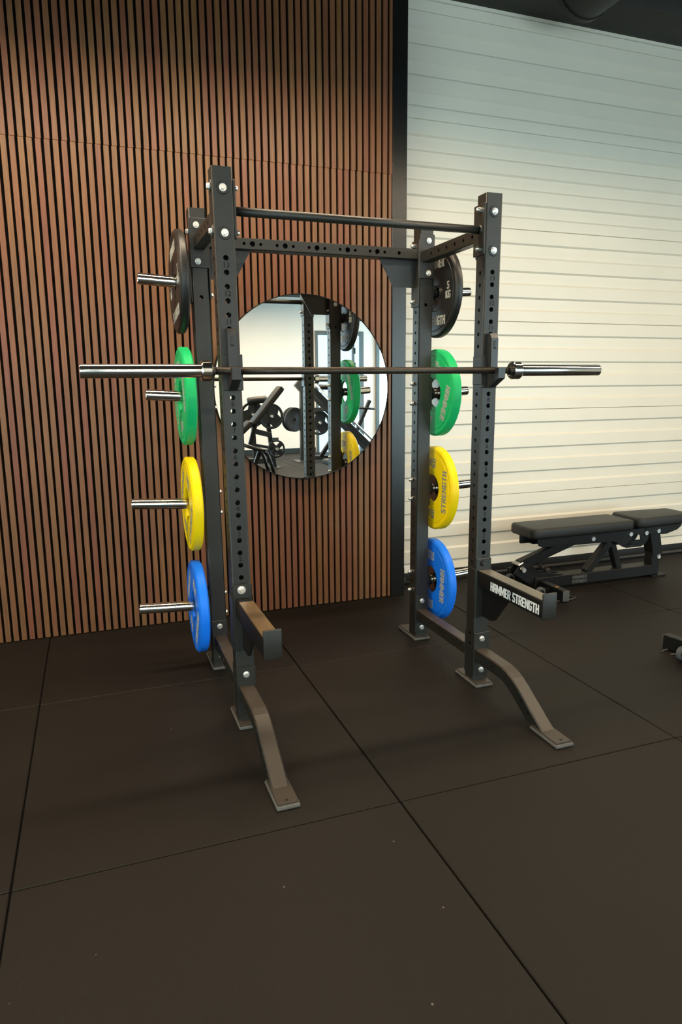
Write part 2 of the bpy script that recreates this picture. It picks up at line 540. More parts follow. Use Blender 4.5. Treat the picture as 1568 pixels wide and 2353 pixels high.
# dark steel column between the slats and the overhead door
mb = MB(); mb.box(0.717, 0.813, YW - 0.004, 1.56, 0, ZC, 0.003)
col = struct('trim_1', mb, 'column_paint', 'dark painted steel column at the edge of the slatted wall')
mb = MB()
mb.box(0.813, 0.842, 1.43, 1.50, 0.17, 0.275, 0.006)
part('door_roller_bracket', mb, 'seal_rubber', col)
mb = MB(); mb.box(0.813, 0.838, 1.40, 1.52, 0.0, 0.17, 0.003)
part('track_foot', mb, 'seal_rubber', col)
mb = MB(); mb.box(0.832, 0.856, 1.41, 1.44, 0.065, 0.095, 0.003)
part('track_clip', mb, 'seal_lip', col)

# white sectional overhead door, ribbed sections
DY = 1.60
mb = MB(); mb.box(0.80, X1, DY + 0.02, DY + 0.06, 0.03, 4.09)
door1 = struct('door_1', mb, 'door_white', 'white ribbed sectional overhead door')
PROF = [(0, 1), (.088, 1), (.100, 0), (.176, 0), (.190, 1), (.270, 1), (.282, 0), (.352, 0), (.366, 1), (.446, 1), (.458, 0), (.528, 0), (.542, 1), (1, 1)]


def section(h):
    mbs = MB()
    pts = []
    for u, pr in PROF:
        if u < .9 and u > h - .02: continue
        z = h - (u if u < 0.9 else h)
        if z < -1e-6: z = 0.0
        pts.append((z, -0.012 * pr))
    pts = [(h, 0.012), (h, -0.004), (h - .0025, -0.012)] + pts[1:-1] + [(0.0025, -0.012), (0.0, -0.004), (0.0, 0.012)]
    L = X1 - 0.80
    v = [(0.80, DY + p[1], p[0]) for p in pts] + [(0.80 + L, DY + p[1], p[0]) for p in pts]
    n = len(pts)
    mbs.add(v, [(i, i + 1, n + i + 1, n + i) for i in range(n - 1)])
    return mbs


joints = [0.592 - 0.0, 1.205, 1.818, 2.431, 3.044, 3.657]
sec = section(0.612).mesh('section', 'door_white')
for z in joints[:-1]:
    inst('section', sec, door1, (0, 0, z + .0005))
inst('section', section(0.43).mesh('section', 'door_white'), door1, (0, 0, 3.6575))
lowsec = section(0.518).mesh('section', 'door_white')
inst('section', lowsec, door1, (0, 0, 0.0735))
mb = MB(); mb.box(0.80, X1, DY - .012, DY + .03, 0.004, 0.0735, .004)
part('bottom_seal', mb, 'seal_rubber', door1)
mb = MB(); mb.cyl((0.86, DY - .035, .016), (X1, DY - .035, .016), .014, 10)
part('floor_seal_lip', mb, 'seal_lip', door1)

# ceiling, beam above the door, duct
mb = MB(); mb.box(X0, X1, YR, 1.75, ZC, ZC + 0.1)
struct('ceiling', mb, 'ceiling_dark', 'dark ceiling')
mb = MB(); mb.box(0.80, X1, 1.28, DY + 0.05, 3.755, ZC, .004)
struct('trim_2', mb, 'beam_paint', 'dark beam above the white overhead door')
mb = MB(); mb.cyl((2.00, 1.33, 3.835), (2.00, YR + .1, 3.835), 0.200, 32)
duct = root('ventilation_duct', (2.00, 1.33, 3.635), 'round dark ventilation duct hanging below the ceiling beam', 'duct')
part('pipe', mb, 'duct_metal', duct)
for yy in (1.30, -1.25):
    mb = MB(); mb.cyl((2.00, yy + .035, 3.835), (2.00, yy, 3.835), 0.208, 32); part('collar', mb, 'duct_metal', duct)


def wall_with_openings(axis, pos0, pos1, a0, a1, z0, z1, holes):
    """wall slab with rectangular openings; axis 'x' runs along x (slab in y) or 'y'"""
    us = sorted({a0, a1} | {h[0] for h in holes} | {h[1] for h in holes})
    vs = sorted({z0, z1} | {h[2] for h in holes} | {h[3] for h in holes})
    mbw = MB()
    for i in range(len(us) - 1):
        for j in range(len(vs) - 1):
            cu, cv = (us[i] + us[i + 1]) / 2, (vs[j] + vs[j + 1]) / 2
            if any(h[0] < cu < h[1] and h[2] < cv < h[3] for h in holes): continue
            if axis == 'x': mbw.box(us[i], us[i + 1], pos0, pos1, vs[j], vs[j + 1])
            else: mbw.box(pos0, pos1, us[i], us[i + 1], vs[j], vs[j + 1])
    return mbw


# rear wall (seen in the mirror), glass door and window in it
struct('wall_rear', wall_with_openings('x', YR - .15, YR, X0, X1, 0, ZC, [(3.38, 4.46, 0.0, 2.51), (4.80, 6.45, 0.05, 2.9), (-4.5, -2.95, .3, 2.9), (-2.95 + .1, -1.4, .3, 2.9), (-1.3, .15, .3, 2.9)]), 'plaster', 'white plaster wall behind the machines')
mb = MB(); mb.box(X0, 3.36, YR, YR + .014, 0, 0.105)
struct('baseboard_rear', mb, 'baseboard_paint', 'dark baseboard of the rear wall')
mb = MB(); mb.box(X0, X1, YR, YR + 0.35, 3.16, 3.34)
struct('trim_3', mb, 'beam_paint', 'dark beam across the rear wall')
mb = MB()
mb.box(3.38, 3.44, YR - .1, YR + .02, 0, 2.51); mb.box(4.40, 4.46, YR - .1, YR + .02, 0, 2.51); mb.box(3.44, 4.40, YR - .1, YR + .02, 2.43, 2.51)
mb.box(4.22, 4.26, YR - .07, YR, 0, 2.43)
d2 = struct('door_2', mb, 'frame_grey', 'glass door in a grey frame')
mb = MB(); mb.box(3.44, 4.22, YR - .05, YR - .042, 0, 2.43); part('pane', mb, 'window_glass', d2)
mb = MB(); mb.box(4.26, 4.40, YR - .05, YR - .042, 0, 2.43); part('pane', mb, 'window_glass', d2)
for zz in (0.35, 1.75, 2.05):
    mb = MB(); mb.box(4.25, 4.275, YR - .01, YR + .02, zz, zz + .12); part('hinge', mb, 'steel_dark', d2)
mb = MB(); mb.cyl((3.50, YR + .03, .95), (3.50, YR + .03, 1.25), .012); part('door_handle', mb, 'zinc', d2)
mb = MB()
mb.box(4.74, 4.82, YR - .1, YR + .05, 0, 2.95); mb.box(6.40, 6.48, YR - .1, YR + .02, 0, 2.95); mb.box(4.8, 6.42, YR - .1, YR + .02, 2.85, 2.95); mb.box(4.8, 6.42, YR - .1, YR + .02, 0, .08)
w1 = struct('window_1', mb, 'frame_grey', 'tall window in the rear wall')
mb = MB(); mb.box(4.82, 6.40, YR - .05, YR - .042, .08, 2.85); part('pane', mb, 'window_glass', w1)

for k, h in enumerate([(-4.5, -2.95, .3, 2.9), (-2.85, -1.4, .3, 2.9), (-1.3, .15, .3, 2.9)]):
    mb = MB()
    mb.box(h[0], h[0] + .05, YR - .1, YR - .02, h[2], h[3]); mb.box(h[1] - .05, h[1], YR - .1, YR - .02, h[2], h[3])
    mb.box(h[0] + .05, h[1] - .05, YR - .1, YR - .02, h[2], h[2] + .05); mb.box(h[0] + .05, h[1] - .05, YR - .1, YR - .02, h[3] - .05, h[3])
    w = struct('window_%d' % (k + 9), mb, 'frame_grey', 'window of the rear wall')
    mb = MB(); mb.box(h[0] + .05, h[1] - .05, YR - .07, YR - .062, h[2] + .05, h[3] - .05); part('pane', mb, 'window_glass', w)

# left wall with a row of windows, right wall
holes = [(-6.9 + 1.45 * k, -5.6 + 1.45 * k, 0.55, 2.95) for k in range(4)]
struct('wall_left', wall_with_openings('y', X0 - .15, X0, YR, 1.75, 0, ZC, holes), 'plaster', 'white left wall with windows')
for k, h in enumerate(holes):
    mb = MB()
    mb.box(X0 - .1, X0 - .02, h[0], h[0] + .05, h[2], h[3]); mb.box(X0 - .1, X0 - .02, h[1] - .05, h[1], h[2], h[3])
    mb.box(X0 - .1, X0 - .02, h[0] + .05, h[1] - .05, h[2], h[2] + .05); mb.box(X0 - .1, X0 - .02, h[0] + .05, h[1] - .05, h[3] - .05, h[3])
    w = struct('window_%d' % (k + 2), mb, 'frame_grey', 'window of the left wall')
    mb = MB(); mb.box(X0 - .07, X0 - .062, h[0] + .05, h[1] - .05, h[2] + .05, h[3] - .05); part('pane', mb, 'window_glass', w)
rh = [(-8.0 + 1.15 * k, -6.95 + 1.15 * k, 0.30, 2.95) for k in range(3)]  # windows added to brighten the room behind the camera
struct('wall_right', wall_with_openings('y', X1, X1 + .15, YR, 1.75, 0, ZC, rh), 'plaster', 'white right wall with added windows')
for k, h in enumerate(rh):
    mb = MB()
    mb.box(X1 + .02, X1 + .1, h[0], h[0] + .05, h[2], h[3]); mb.box(X1 + .02, X1 + .1, h[1] - .05, h[1], h[2], h[3])
    mb.box(X1 + .02, X1 + .1, h[0] + .05, h[1] - .05, h[2], h[2] + .05); mb.box(X1 + .02, X1 + .1, h[0] + .05, h[1] - .05, h[3] - .05, h[3])
    w = struct('window_%d' % (k + 6), mb, 'frame_grey', 'added window of the right wall')
    mb = MB(); mb.box(X1 + .062, X1 + .07, h[0] + .05, h[1] - .05, h[2] + .05, h[3] - .05); part('pane', mb, 'window_glass', w)

# ------------------------------------------------------------------ pendant lamps (out of the picture, above the view)


def lamp(x, y, z, ln, power, label):
    o = root('pendant_lamp', (x, y, z), label, 'lamp', 'linear pendant lamps')
    b = MB(); b.box(x - ln / 2, x + ln / 2, y - .05, y + .05, z, z + .07, .003); part('housing', b, 'steel_dark', o)
    b = MB(); b.box(x - ln / 2 + .02, x + ln / 2 - .02, y - .04, y + .04, z - .006, z); part('diffuser', b, 'lamp_diffuser', o)
    for s in (-1, 1):
        b = MB(); b.cyl((x + s * ln * .4, y, z + .07), (x + s * ln * .4, y, ZC), .003, 8); part('suspension_wire', b, 'steel_dark', o)
    l = area('lamp_light', (x, y, z - .012), (x, y, 0), ln - .04, .08, power, (1.0, 0.80, 0.56))
    l.parent = o; l.location = (0, 0, -.012)
    return o


lamp(-1.40, 0.28, 3.12, 4.2, 112, 'linear pendant lamp before the slatted wall')
lamp(2.75, -0.45, 3.02, 3.4, 74, 'linear pendant lamp before the white door')
lamp(-1.75, -4.2, 2.98, 3.4, 140, 'linear pendant lamp in the middle of the room, left row')
lamp(2.35, -6.2, 2.98, 3.4, 250, 'linear pendant lamp in the middle of the room, right row')

# ------------------------------------------------------------------ round mirror
MX, MZ, MR = 0.129, 1.374, 0.543
MY = YW - 0.048
mir = root('round_mirror', (MX, YW, MZ - MR), 'large round mirror with thin black rim on the slatted wall', 'mirror')
mb = MB(); mb.lathe([(0.0001, 0.0), (MR - .004, 0.0)], (MX, MY, MZ), (0, -1, 0), 128, smooth=False)
part('mirror_glass', mb, 'mirror_glass', mir)
mb = MB(); mb.lathe([(MR - .0045, 0.003), (MR, 0.003), (MR, -.047), (MR - .0045, -.047)], (MX, MY, MZ), (0, -1, 0), 128, closed=True)
part('rim', mb, 'ink_black', mir)
mb = MB(); mb.box(MX - .018, MX + .018, MY - .006, YW, MZ - MR - .006, MZ - MR + .012, .002); part('clip', mb, 'steel_dark', mir)

# ------------------------------------------------------------------ half rack
W2, DD, S = 0.5538, 0.6177, 0.0372
H = 2.168
LEANL, LEANR = 0.0105, 0.0033


def splay(x, y, z):
    """the uprights lean out a little towards the top"""
    t = (x + W2) / (2 * W2)
    t = max(-.3, min(1.3, t))
    return (x + z * (LEANR * t - LEANL * (1 - t)), y, z)


rack = root('squat_rack', (0, 0.2, 0), 'black steel half rack with numbered uprights and plate storage pegs', 'rack')
Z13 = 1.8532
PH = 0.0508
HOLES = [Z13 - PH * k for k in range(26)]


def perforated(mbx, A, w0, w1, holes, fn, t=0.005, n=16):
    """flat strip of half width A from w0 to w1 with round holes [(w, r)]; fn(a, w, depth)"""
    holes = sorted(holes)
    cur = w0
    for i, (w, r) in enumerate(holes):
        lo = max(w - A, (holes[i - 1][0] + w) / 2 if i else w0)
        hi = min(w + A, (holes[i + 1][0] + w) / 2 if i + 1 < len(holes) else w1)
        if lo > cur + 1e-6:
            mbx.add([fn(-A, cur, 0), fn(A, cur, 0), fn(A, lo, 0), fn(-A, lo, 0)], [(0, 1, 2, 3)])
        per = []
        q = n // 4
        cor = [(A, hi), (-A, hi), (-A, lo), (A, lo)]
        for c in range(4):
            p, p2 = cor[c], cor[(c + 1) % 4]
            per += [(p[0] + (p2[0] - p[0]) * k / q, p[1] + (p2[1] - p[1]) * k / q) for k in range(q)]
        circ = [(r * math.cos(PI / 4 + 2 * PI * k / n), w + r * math.sin(PI / 4 + 2 * PI * k / n)) for k in range(n)]
        v = [fn(*p, 0) for p in per] + [fn(*p, 0) for p in circ] + [fn(*p, t) for p in circ]
        f = [(k, (k + 1) % n, n + (k + 1) % n, n + k) for k in range(n)] + [(n + k, n + (k + 1) % n, 2 * n + (k + 1) % n, 2 * n + k) for k in range(n)]
        mbx.add(v, f)
        cur = hi
    if w1 > cur + 1e-6:
        mbx.add([fn(-A, cur, 0), fn(A, cur, 0), fn(A, w1, 0), fn(-A, w1, 0)], [(0, 1, 2, 3)])


def box_tube(w0, w1, su, sv, fn, holes, c=0.005):
    """rectangular tube along w; fn(u, v, w) -> xyz; holes: {'u-': [...], 'u+':..., 'v-':..., 'v+':...}"""
    b = MB()
    A, B = su - c, sv - c
    perforated(b, B, w0, w1, holes.get('u-', []), lambda a, w, d: fn(-su + d, a, w))
    perforated(b, B, w0, w1, holes.get('u+', []), lambda a, w, d: fn(su - d, a, w))
    perforated(b, A, w0, w1, holes.get('v-', []), lambda a, w, d: fn(a, -sv + d, w))
    perforated(b, A, w0, w1, holes.get('v+', []), lambda a, w, d: fn(a, sv - d, w))
    k = c * 0.293
    for s1 in (-1, 1):
        for s2 in (-1, 1):
            P = [(s1 * su, s2 * B), (s1 * (su - k), s2 * (sv - k)), (s1 * A, s2 * sv)]
            for i in range(2):
                b.add([fn(*P[i], w0), fn(*P[i + 1], w0), fn(*P[i + 1], w1), fn(*P[i], w1)], [(0, 1, 2, 3)], True)
    return b


def capped(b, w, su, sv, fn, c=.005):
    A, B = su - c, sv - c
    P = [(A, sv), (-A, sv), (-su, B), (-su, -B), (-A, -sv), (A, -sv), (su, -B), (su, B)]
    b.add([fn(*p, w) for p in P], [tuple(range(8))])


numbers = {k: font_mesh(str(k), 0.027, 'ink_black') for k in range(1, 14)}
uprights = {}
for sx in (-1, 1):
    for front in (True, False):
        cx, cy = sx * W2, 0.0 if front else DD

        def fn(u, v, w, cx=cx, cy=cy): return splay(cx + u, cy + v, w)
        if front:
            hs = [(z, .0100) for z in HOLES]
            low = [(0.47, .010), (0.42, .010), (0.30, .010), (0.25, .010), (0.15, .010)]
            side = [(z, .0085) for z in HOLES] + [(0.40, .009), (0.35, .009), (0.24, .009), (0.19, .009)]
            b = box_tube(0.012, H, S, S, fn, {'v-': hs + low[:2], 'v+': hs, 'u-': side, 'u+': side})
        else:
            side = [(Z13 - PH * k + .0, .0080) for k in range(-3, 34) if 0.1 < Z13 - PH * k]
            b = box_tube(0.012, H, S, S, fn, {'u-': side, 'u+': side, 'v-': [(1.787, .009)], 'v+': [(1.787, .009)]})
        capped(b, H, S, S, fn)
        up = part('upright', b, 'steel_black', rack)
        uprights[(sx, front)] = up
        if front:
            for k in range(1, 14):
                z = Z13 - PH * (2 * (13 - k) + .5)
                me = numbers[k]
                if k == 5 and sx < 0:
                    me = font_mesh('5', 0.027, 'ink_faded')
                inst('number', me, up, splay(cx, -S - .0002, z), (PI / 2, 0, 0))
        # foot: rubber pad and steel plate
        b = MB()
        fy0, fy1 = (cy - .085, cy + .115) if front else (cy - .058, cy + .165)
        b.box(cx - .046, cx + .046, fy0, fy1, 0.0, 0.014, .005)
        ft = part('foot_pad', b, 'foot_rubber', rack)
        b = MB(); b.box(cx - .041, cx + .041, fy0 + .006, fy1 - .006, 0.0142, 0.020, .002)
        part('foot_plate', b, 'steel_brown_top', rack)

# shared bolts: a hex head with flange along +Z
t = MB()
t.lathe([(.0001, .0115), (.0085, .0115), (.0100, .0095)], (0, 0, 0), (0, 0, 1), 6, smooth=False)
t.lathe([(.0112, .0095), (.0112, .0025)], (0, 0, 0), (0, 0, 1), 6, smooth=False)
t.lathe([(.0100, .0095), (.0112, .0095)], (0, 0, 0), (0, 0, 1), 6, smooth=False)
t.lathe([(.0135, .0025), (.0135, 0)], (0, 0, 0), (0, 0, 1), 20)
t.lathe([(.0005, .0025), (.0135, .0025)], (0, 0, 0), (0, 0, 1), 20, smooth=False)
bolt_me = t.mesh('bolt', 'zinc')
t = MB()
t.lathe([(.0112, .0085), (.0112, .0)], (0, 0, 0), (0, 0, 1), 6, smooth=False)
t.lathe([(.0095, .0085), (.0112, .0085)], (0, 0, 0), (0, 0, 1), 6, smooth=False)
t.lathe([(.0095, .0085), (.0090, .013), (.0070, .0165), (.0035, .0185), (.0001, .019)], (0, 0, 0), (0, 0, 1), 16)
nut_me = t.mesh('acorn_nut', 'zinc')
dark_bolt_me = bolt_me.copy(); dark_bolt_me.materials.clear(); dark_bolt_me.materials.append(MATS['steel_black'])
t = MB()
t.lathe([(.0001, .003), (.0215, .003), (.0235, 0)], (0, 0, 0), (0, 0, 1), 28, smooth=False)
washer_me = t.mesh('washer', 'steel_black')
ROT = {'-y': (PI / 2, 0, 0), '+y': (-PI / 2, 0, 0), '-x': (0, -PI / 2, 0), '+x': (0, PI / 2, 0), '+z': (0, 0, 0)}


def bolt(x, y, z, d, me=None, sp=True, wash=False, parent=None):
    p = Vector(splay(x, y, z)) if sp else Vector((x, y, z))
    if wash:
        inst('washer', washer_me, parent or rack, p, ROT[d])
        p = p + {'-y': Vector((0, -.003, 0)), '+y': Vector((0, .003, 0)), '-x': Vector((-.003, 0, 0)), '+x': Vector((.003, 0, 0))}[d]
    inst('acorn_nut' if me is nut_me else 'bolt', me or bolt_me, parent or rack, p, ROT[d])


# pull-up bar between the front uprights and its end plates
b = MB(); b.cyl(splay(-W2 + S, 0, 2.026), splay(W2 - S, 0, 2.026), 0.0165, 28); part('pull_up_bar', b, 'steel_black', rack)
for sx in (-1, 1):
    xi = sx * (W2 - S)
    b = MB()
    b.box(min(xi, xi - sx * .008), max(xi, xi - sx * .008), -S, S + .012, 1.923, 2.128, .002)
    b.map(splay); part('bar_end_plate', b, 'steel_black', rack)
    b = MB(); b.lathe([(.0165, .004), (.021, 0)], splay(xi - sx * .008, 0, 2.026), (-sx, 0, 0), 24); part('weld_collar', b, 'steel_black', rack)
    for z in (2.095, 1.940):
        bolt(sx * W2, -S, z, '-y', wash=True)
        bolt(xi - sx * .008, 0.0, z + .010, '-x' if sx > 0 else '+x', me=nut_me)
        bolt(sx * (W2 + S), 0.0, z + .010, '+x' if sx > 0 else '-x', wash=True)

# top side members (front to back) with holes on their sides and bolted flanges
for sx in (-1, 1):
    def fs(u, v, w, sx=sx): return splay(sx * W2 + u, w, 2.018 + v)
    hs = [(0.097 + .0777 * k, .0085) for k in range(7)]
    hs = [h for h in hs if S + .02 < h[0] < DD - S - .02]
    b = box_tube(S + .006, DD - S - .008, .0235, .0285, fs, {'u-': hs, 'u+': hs}, c=.004)
    part('top_side_member', b, 'steel_black', rack)
    b = MB()
    b.box(sx * W2 - .0405, sx * W2 + .0405, DD - S - .008, DD - S, 1.913, 2.125, .002)
    b.map(splay); part('flange_plate', b, 'steel_black', rack)
    b = MB(); b.box(sx * W2 - .0375, sx * W2 + .0375, S, S + .006, 1.913, 2.115, .002)
    b.map(splay); part('flange_plate', b, 'steel_black', rack)
    for z in (2.095, 1.940):
        bolt(sx * W2 + (.008 if sx > 0 else -.008), DD - S - .008, z, '-y')
        bolt(sx * W2, DD + S, z, '+y')

# rear cross member with gussets
zc = 2.030
def fc(u, v, w): return splay(w, DD + u, zc + v)
hs = []
for g in (-0.314, -0.162, -0.010, 0.142, 0.293):
    hs += [(g - .038, .0072), (g, .0120), (g + .038, .0072)]
hs += [(0.407, .0085), (-.428, .0085)]
b = box_tube(-W2 + S + .008, W2 - S - .008, .0360, .0255, fc, {'u-': hs, 'u+': hs}, c=.004)
part('rear_cross_member', b, 'steel_black', rack)
for sx in (-1, 1):
    xi = sx * (W2 - S)
    b = MB()
    poly = [(xi - sx * .008, 2.004), (xi - sx * .008, 1.872), (xi - sx * .125, 1.872), (xi - sx * .198, 2.004)]
    b.prism(poly, lambda u, v, h: splay(u, h, v), DD - .004, DD + .004)
    g = part('gusset', b, 'steel_black', rack)
    inst('acorn_nut', nut_me, rack, splay(xi - sx * .105, DD - .004, 1.985), ROT['-y']) if False else None
    b = MB(); b.box(min(xi, xi - sx * .008), max(xi, xi - sx * .008), DD - S - .006, DD + S + .002, 1.777, 2.100, .002)
    b.map(splay); part('flange_plate', b, 'steel_black', rack)
    for z in (2.075, 1.803):
        bolt(xi - sx * .008, DD + .012, z, '-x' if sx > 0 else '+x', me=nut_me)
        bolt(sx * (W2 + S), DD + .012, z, '+x' if sx > 0 else '-x')

# low side members with flanges
for sx in (-1, 1):
    def fl(u, v, w, sx=sx): return splay(sx * W2 + u, w, .143 + v)
    hs = [(0.104 + .0785 * k, .0075) for k in range(7)]
    hs = [h for h in hs if S + .02 < h[0] < DD - S - .02]
    b = box_tube(S + .006, DD - S - .008, .0280, .0300, fl, {'u-': hs, 'u+': hs}, c=.004)
    part('low_side_member', b, 'steel_brown_top', rack)
    b = MB(); b.box(sx * W2 - .0385, sx * W2 + .0385, DD - S - .008, DD - S, .045, .252, .002)
    b.map(splay); part('flange_plate', b, 'steel_black', rack)
    b = MB(); b.box(sx * W2 - .0385, sx * W2 + .0385, S, S + .006, .040, .250, .002)
    b.map(splay); part('flange_plate', b, 'steel_black', rack)
    for z in (.223, .070):
        bolt(sx * W2, DD - S - .008, z, '-y')
    # front stabiliser leg: bent square tube
    path = [(-.045, .145), (-.20, .145), (-.255, .1435), (-.29, .137), (-.325, .124), (-.36, .106)]
    for k in range(1, 4): path.append((-.36 - .16 * k * .9, .106 - .0972 * k * .9))
    b = MB()
    rings = []
    for i, p in enumerate(path):
        q0, q1 = path[max(i - 1, 0)], path[min(i + 1, len(path) - 1)]
        d = Vector((q1[0] - q0[0], q1[1] - q0[1])).normalized()
        nrm = Vector((-d[1], d[0]))
        if nrm[1] < 0: nrm = -nrm
        hw, c = .031, .005
        ring = []
        for (u, v) in ((hw, hw - c), (hw - c, hw), (-hw + c, hw), (-hw, hw - c), (-hw, -hw + c), (-hw + c, -hw), (hw - c, -hw), (hw, -hw + c)):
            y, z = p[0] + nrm[0] * v, p[1] + nrm[1] * v
            if z < .019:          # cut flat on the foot plate
                t_ = (.019 - z) / max(1e-6, -d[1]) if d[1] < 0 else 0
                y -= d[0] * t_; z = .019
            ring.append(splay(sx * W2 + u, y, z))
        rings.append(ring)
    n = 8
    b.add([q for r_ in rings for q in r_], [(i * n + k, i * n + (k + 1) % n, (i + 1) * n + (k + 1) % n, (i + 1) * n + k) for i in range(len(rings) - 1) for k in range(n)])
    part('stabiliser_leg', b, 'steel_brown_top', rack)
    for (hy, hz) in ((-.186, .147), (-.412, .086), (-.463, .055), ):  # black discs paint the shade of holes on the leg sides
        for s2 in (-1, 1):
            b = MB(); b.lathe([(.0001, .0003), (.0075, .0003), (.0075, -.001)], splay(sx * W2 + s2 * .031, hy, hz), (s2, 0, 0), 16, smooth=False)
            part('painted_hole', b, 'ink_black', rack)
    b = MB(); b.box(sx * W2 - .040, sx * W2 + .040, -S - .008, -S, .045, .254, .002)
    b.map(splay); part('flange_plate', b, 'steel_black', rack)
    for z in (.224, .072): bolt(sx * W2, -S - .008, z, '-y')
    b = MB(); b.box(sx * W2 - .041, sx * W2 + .041, -.668, -.490, 0, .014, .005); part('foot_pad', b, 'foot_rubber', rack)
    b = MB(); b.box(sx * W2 - .036, sx * W2 + .036, -.658, -.495, .0142, .020, .002); part('foot_plate', b, 'steel_brown_top', rack)
    b = MB(); b.lathe([(.0001, .0004), (.006, .0004), (.006, -.001)], splay(sx * W2, -.640, .020), (0, 0, 1), 14, smooth=False); part('painted_hole', b, 'ink_black', rack)  # black disc paints the dark of a hole in the foot plate

# plate storage pegs on the rear uprights
PEG_Z = [1.850, 1.342, 0.835, 0.325]
TILT = 0.057
for sx in (-1, 1):
    for i, z in enumerate(PEG_Z):
        xo = sx * (W2 + S)
        ln = .225 if i < 2 else .325
        b = MB(); b.box(min(xo, xo + sx * .008), max(xo, xo + sx * .008), DD - .035, DD + .035, z - .085, z + .085, .002)
        b.map(splay); part('peg_plate', b, 'steel_black', rack)
        p = Vector(splay(xo + sx * .008, DD, z))
        b = MB(); b.lathe([(.034, 0), (.034, .016), (.030, .020), (.0252, .020)], p, (sx, 0, TILT), 28); part('peg_collar', b, 'steel_dark', rack)
        b = MB(); b.lathe([(.0250, .0), (.0250, ln - .004), (.0235, ln), (.021, ln), (.019, ln - .003), (.0001, ln - .003)], p, (sx, 0, TILT), 36)
        part('storage_peg', b, 'chrome', rack)
        for dz in (.050, -.052):
            bolt(sx * (W2 - S), DD + .028 * 0 + .02, z + dz, '-x' if sx > 0 else '+x', me=nut_me)


# ------------------------------------------------------------------ bumper plates
def plate(sx, i, colname, matn, kg, rot, label, lettermat='letter_grey', th=.048, black=False):
    z = PEG_Z[i] + .002
    xo = sx * (W2 + S + .008 + .024)
    p = Vector(splay(xo, DD, z))
    cx = p.x + sx * th / 2
    o = root('weight_plate', (cx, DD, z - .225), label, 'weight plate', 'bumper plates on the storage pegs')
    hw = th / 2
    rh = .074
    pr = [(rh, hw - .012), (rh, hw - .003), (rh + .003, hw - .002), (.096, hw - .002), (.099, hw + .0), (.189, hw), (.1905, hw - .0025), (.1925, hw - .0025), (.194, hw), (.2150, hw), (.2250, hw - .0075)]
    if black:
        pr = [(.036, hw - .006), (.040, hw - .004), (.088, hw - .004), (.094, hw), (.186, hw), (.188, hw - .0025), (.191, hw - .0025), (.194, hw), (.2120, hw), (.2235, hw - .008), (.225, hw - .011)]
        rh = .036
    prof = pr + [(r, -h) for r, h in reversed(pr)]
    b = MB()
    # split the rings so that flat faces shade flat
    c0 = (cx, DD, z)
    for k in range(len(prof) - 1):
        b.lathe([prof[k], prof[k + 1]], c0, (1, 0, 0), 96, smooth=True)
    me_o = part('disc', b, matn, o)
    b = MB()
    b.lathe([(rh + .001, hw - .011), (.0290, hw - .011), (.0290, -hw + .011), (rh + .001, -hw + .011)], c0, (1, 0, 0), 64)
    part('hub', b, 'urethane_black' if black else 'hub_steel', o)
    # raised lettering on both faces
    ca, sa = math.cos(rot), math.sin(rot)
    for face in (-1, 1):
        def put(polys, du, dv, b):
            for poly in polys:
                def f3(u, v, h):
                    u, v = u + du, v + dv
                    ru, rv = u * ca - v * sa, u * sa + v * ca
                    # seen from -x the reader's right is -y ... mirrored on the other face
                    y = DD + (-ru if face < 0 else ru) * -1
                    y = DD + (ru * (-1 if face < 0 else 1)) * (-1 if face < 0 else 1) if False else y
                    return (cx + face * (hw + h), DD - ru if face < 0 else DD + ru, z + rv)
                b.prism(poly, f3, -.001, .0008)
        for s_, du, dv, h_, sxx in (('HAMMER', 0, .140, .046, .92), ('STRENGTH', 0, -.140, .046, .92), ):
            b = MB(); ps, w_ = text_polys(s_, h_, sxx); put(ps, du, dv, b); part('lettering', b, lettermat, o)
        for du in (-.138, .138):
            b = MB()
            ps, w_ = text_polys(kg, .037, 1.05); put(ps, du, .022, b)
            ps, w_ = text_polys('KG', .037, 1.05); put(ps, du, -.022, b)
            part('lettering', b, lettermat, o)
    return o


R_ = math.radians
plate(-1, 0, 'black', 'urethane_black', '5', R_(8), 'black plate, topmost on the left pegs beside the slatted wall', th=.042, black=True)
plate(-1, 1, 'green', 'urethane_green', '10', R_(-80), 'green plate on the left peg, half behind the barbell sleeve')
plate(-1, 2, 'yellow', 'urethane_yellow', '15', R_(55), 'yellow plate on the left side of the rack', 'letter_dull')
plate(-1, 3, 'blue', 'urethane_blue', '20', R_(55), 'blue plate on the left side of the rack, nearest the slatted wall base')
plate(1, 0, 'black', 'urethane_black', '5', R_(0), 'black plate with grey lettering on the upper right peg before the white door', th=.042, black=True)
plate(1, 1, 'green', 'urethane_green', '10', R_(-112), 'green plate on the right peg before the white door')
plate(1, 2, 'yellow', 'urethane_yellow', '15', R_(88), 'yellow plate on the right side of the rack before the white door', 'letter_dull')
plate(1, 3, 'blue', 'urethane_blue', '20', R_(-92), 'blue plate on the right side of the rack, lowest before the white door')

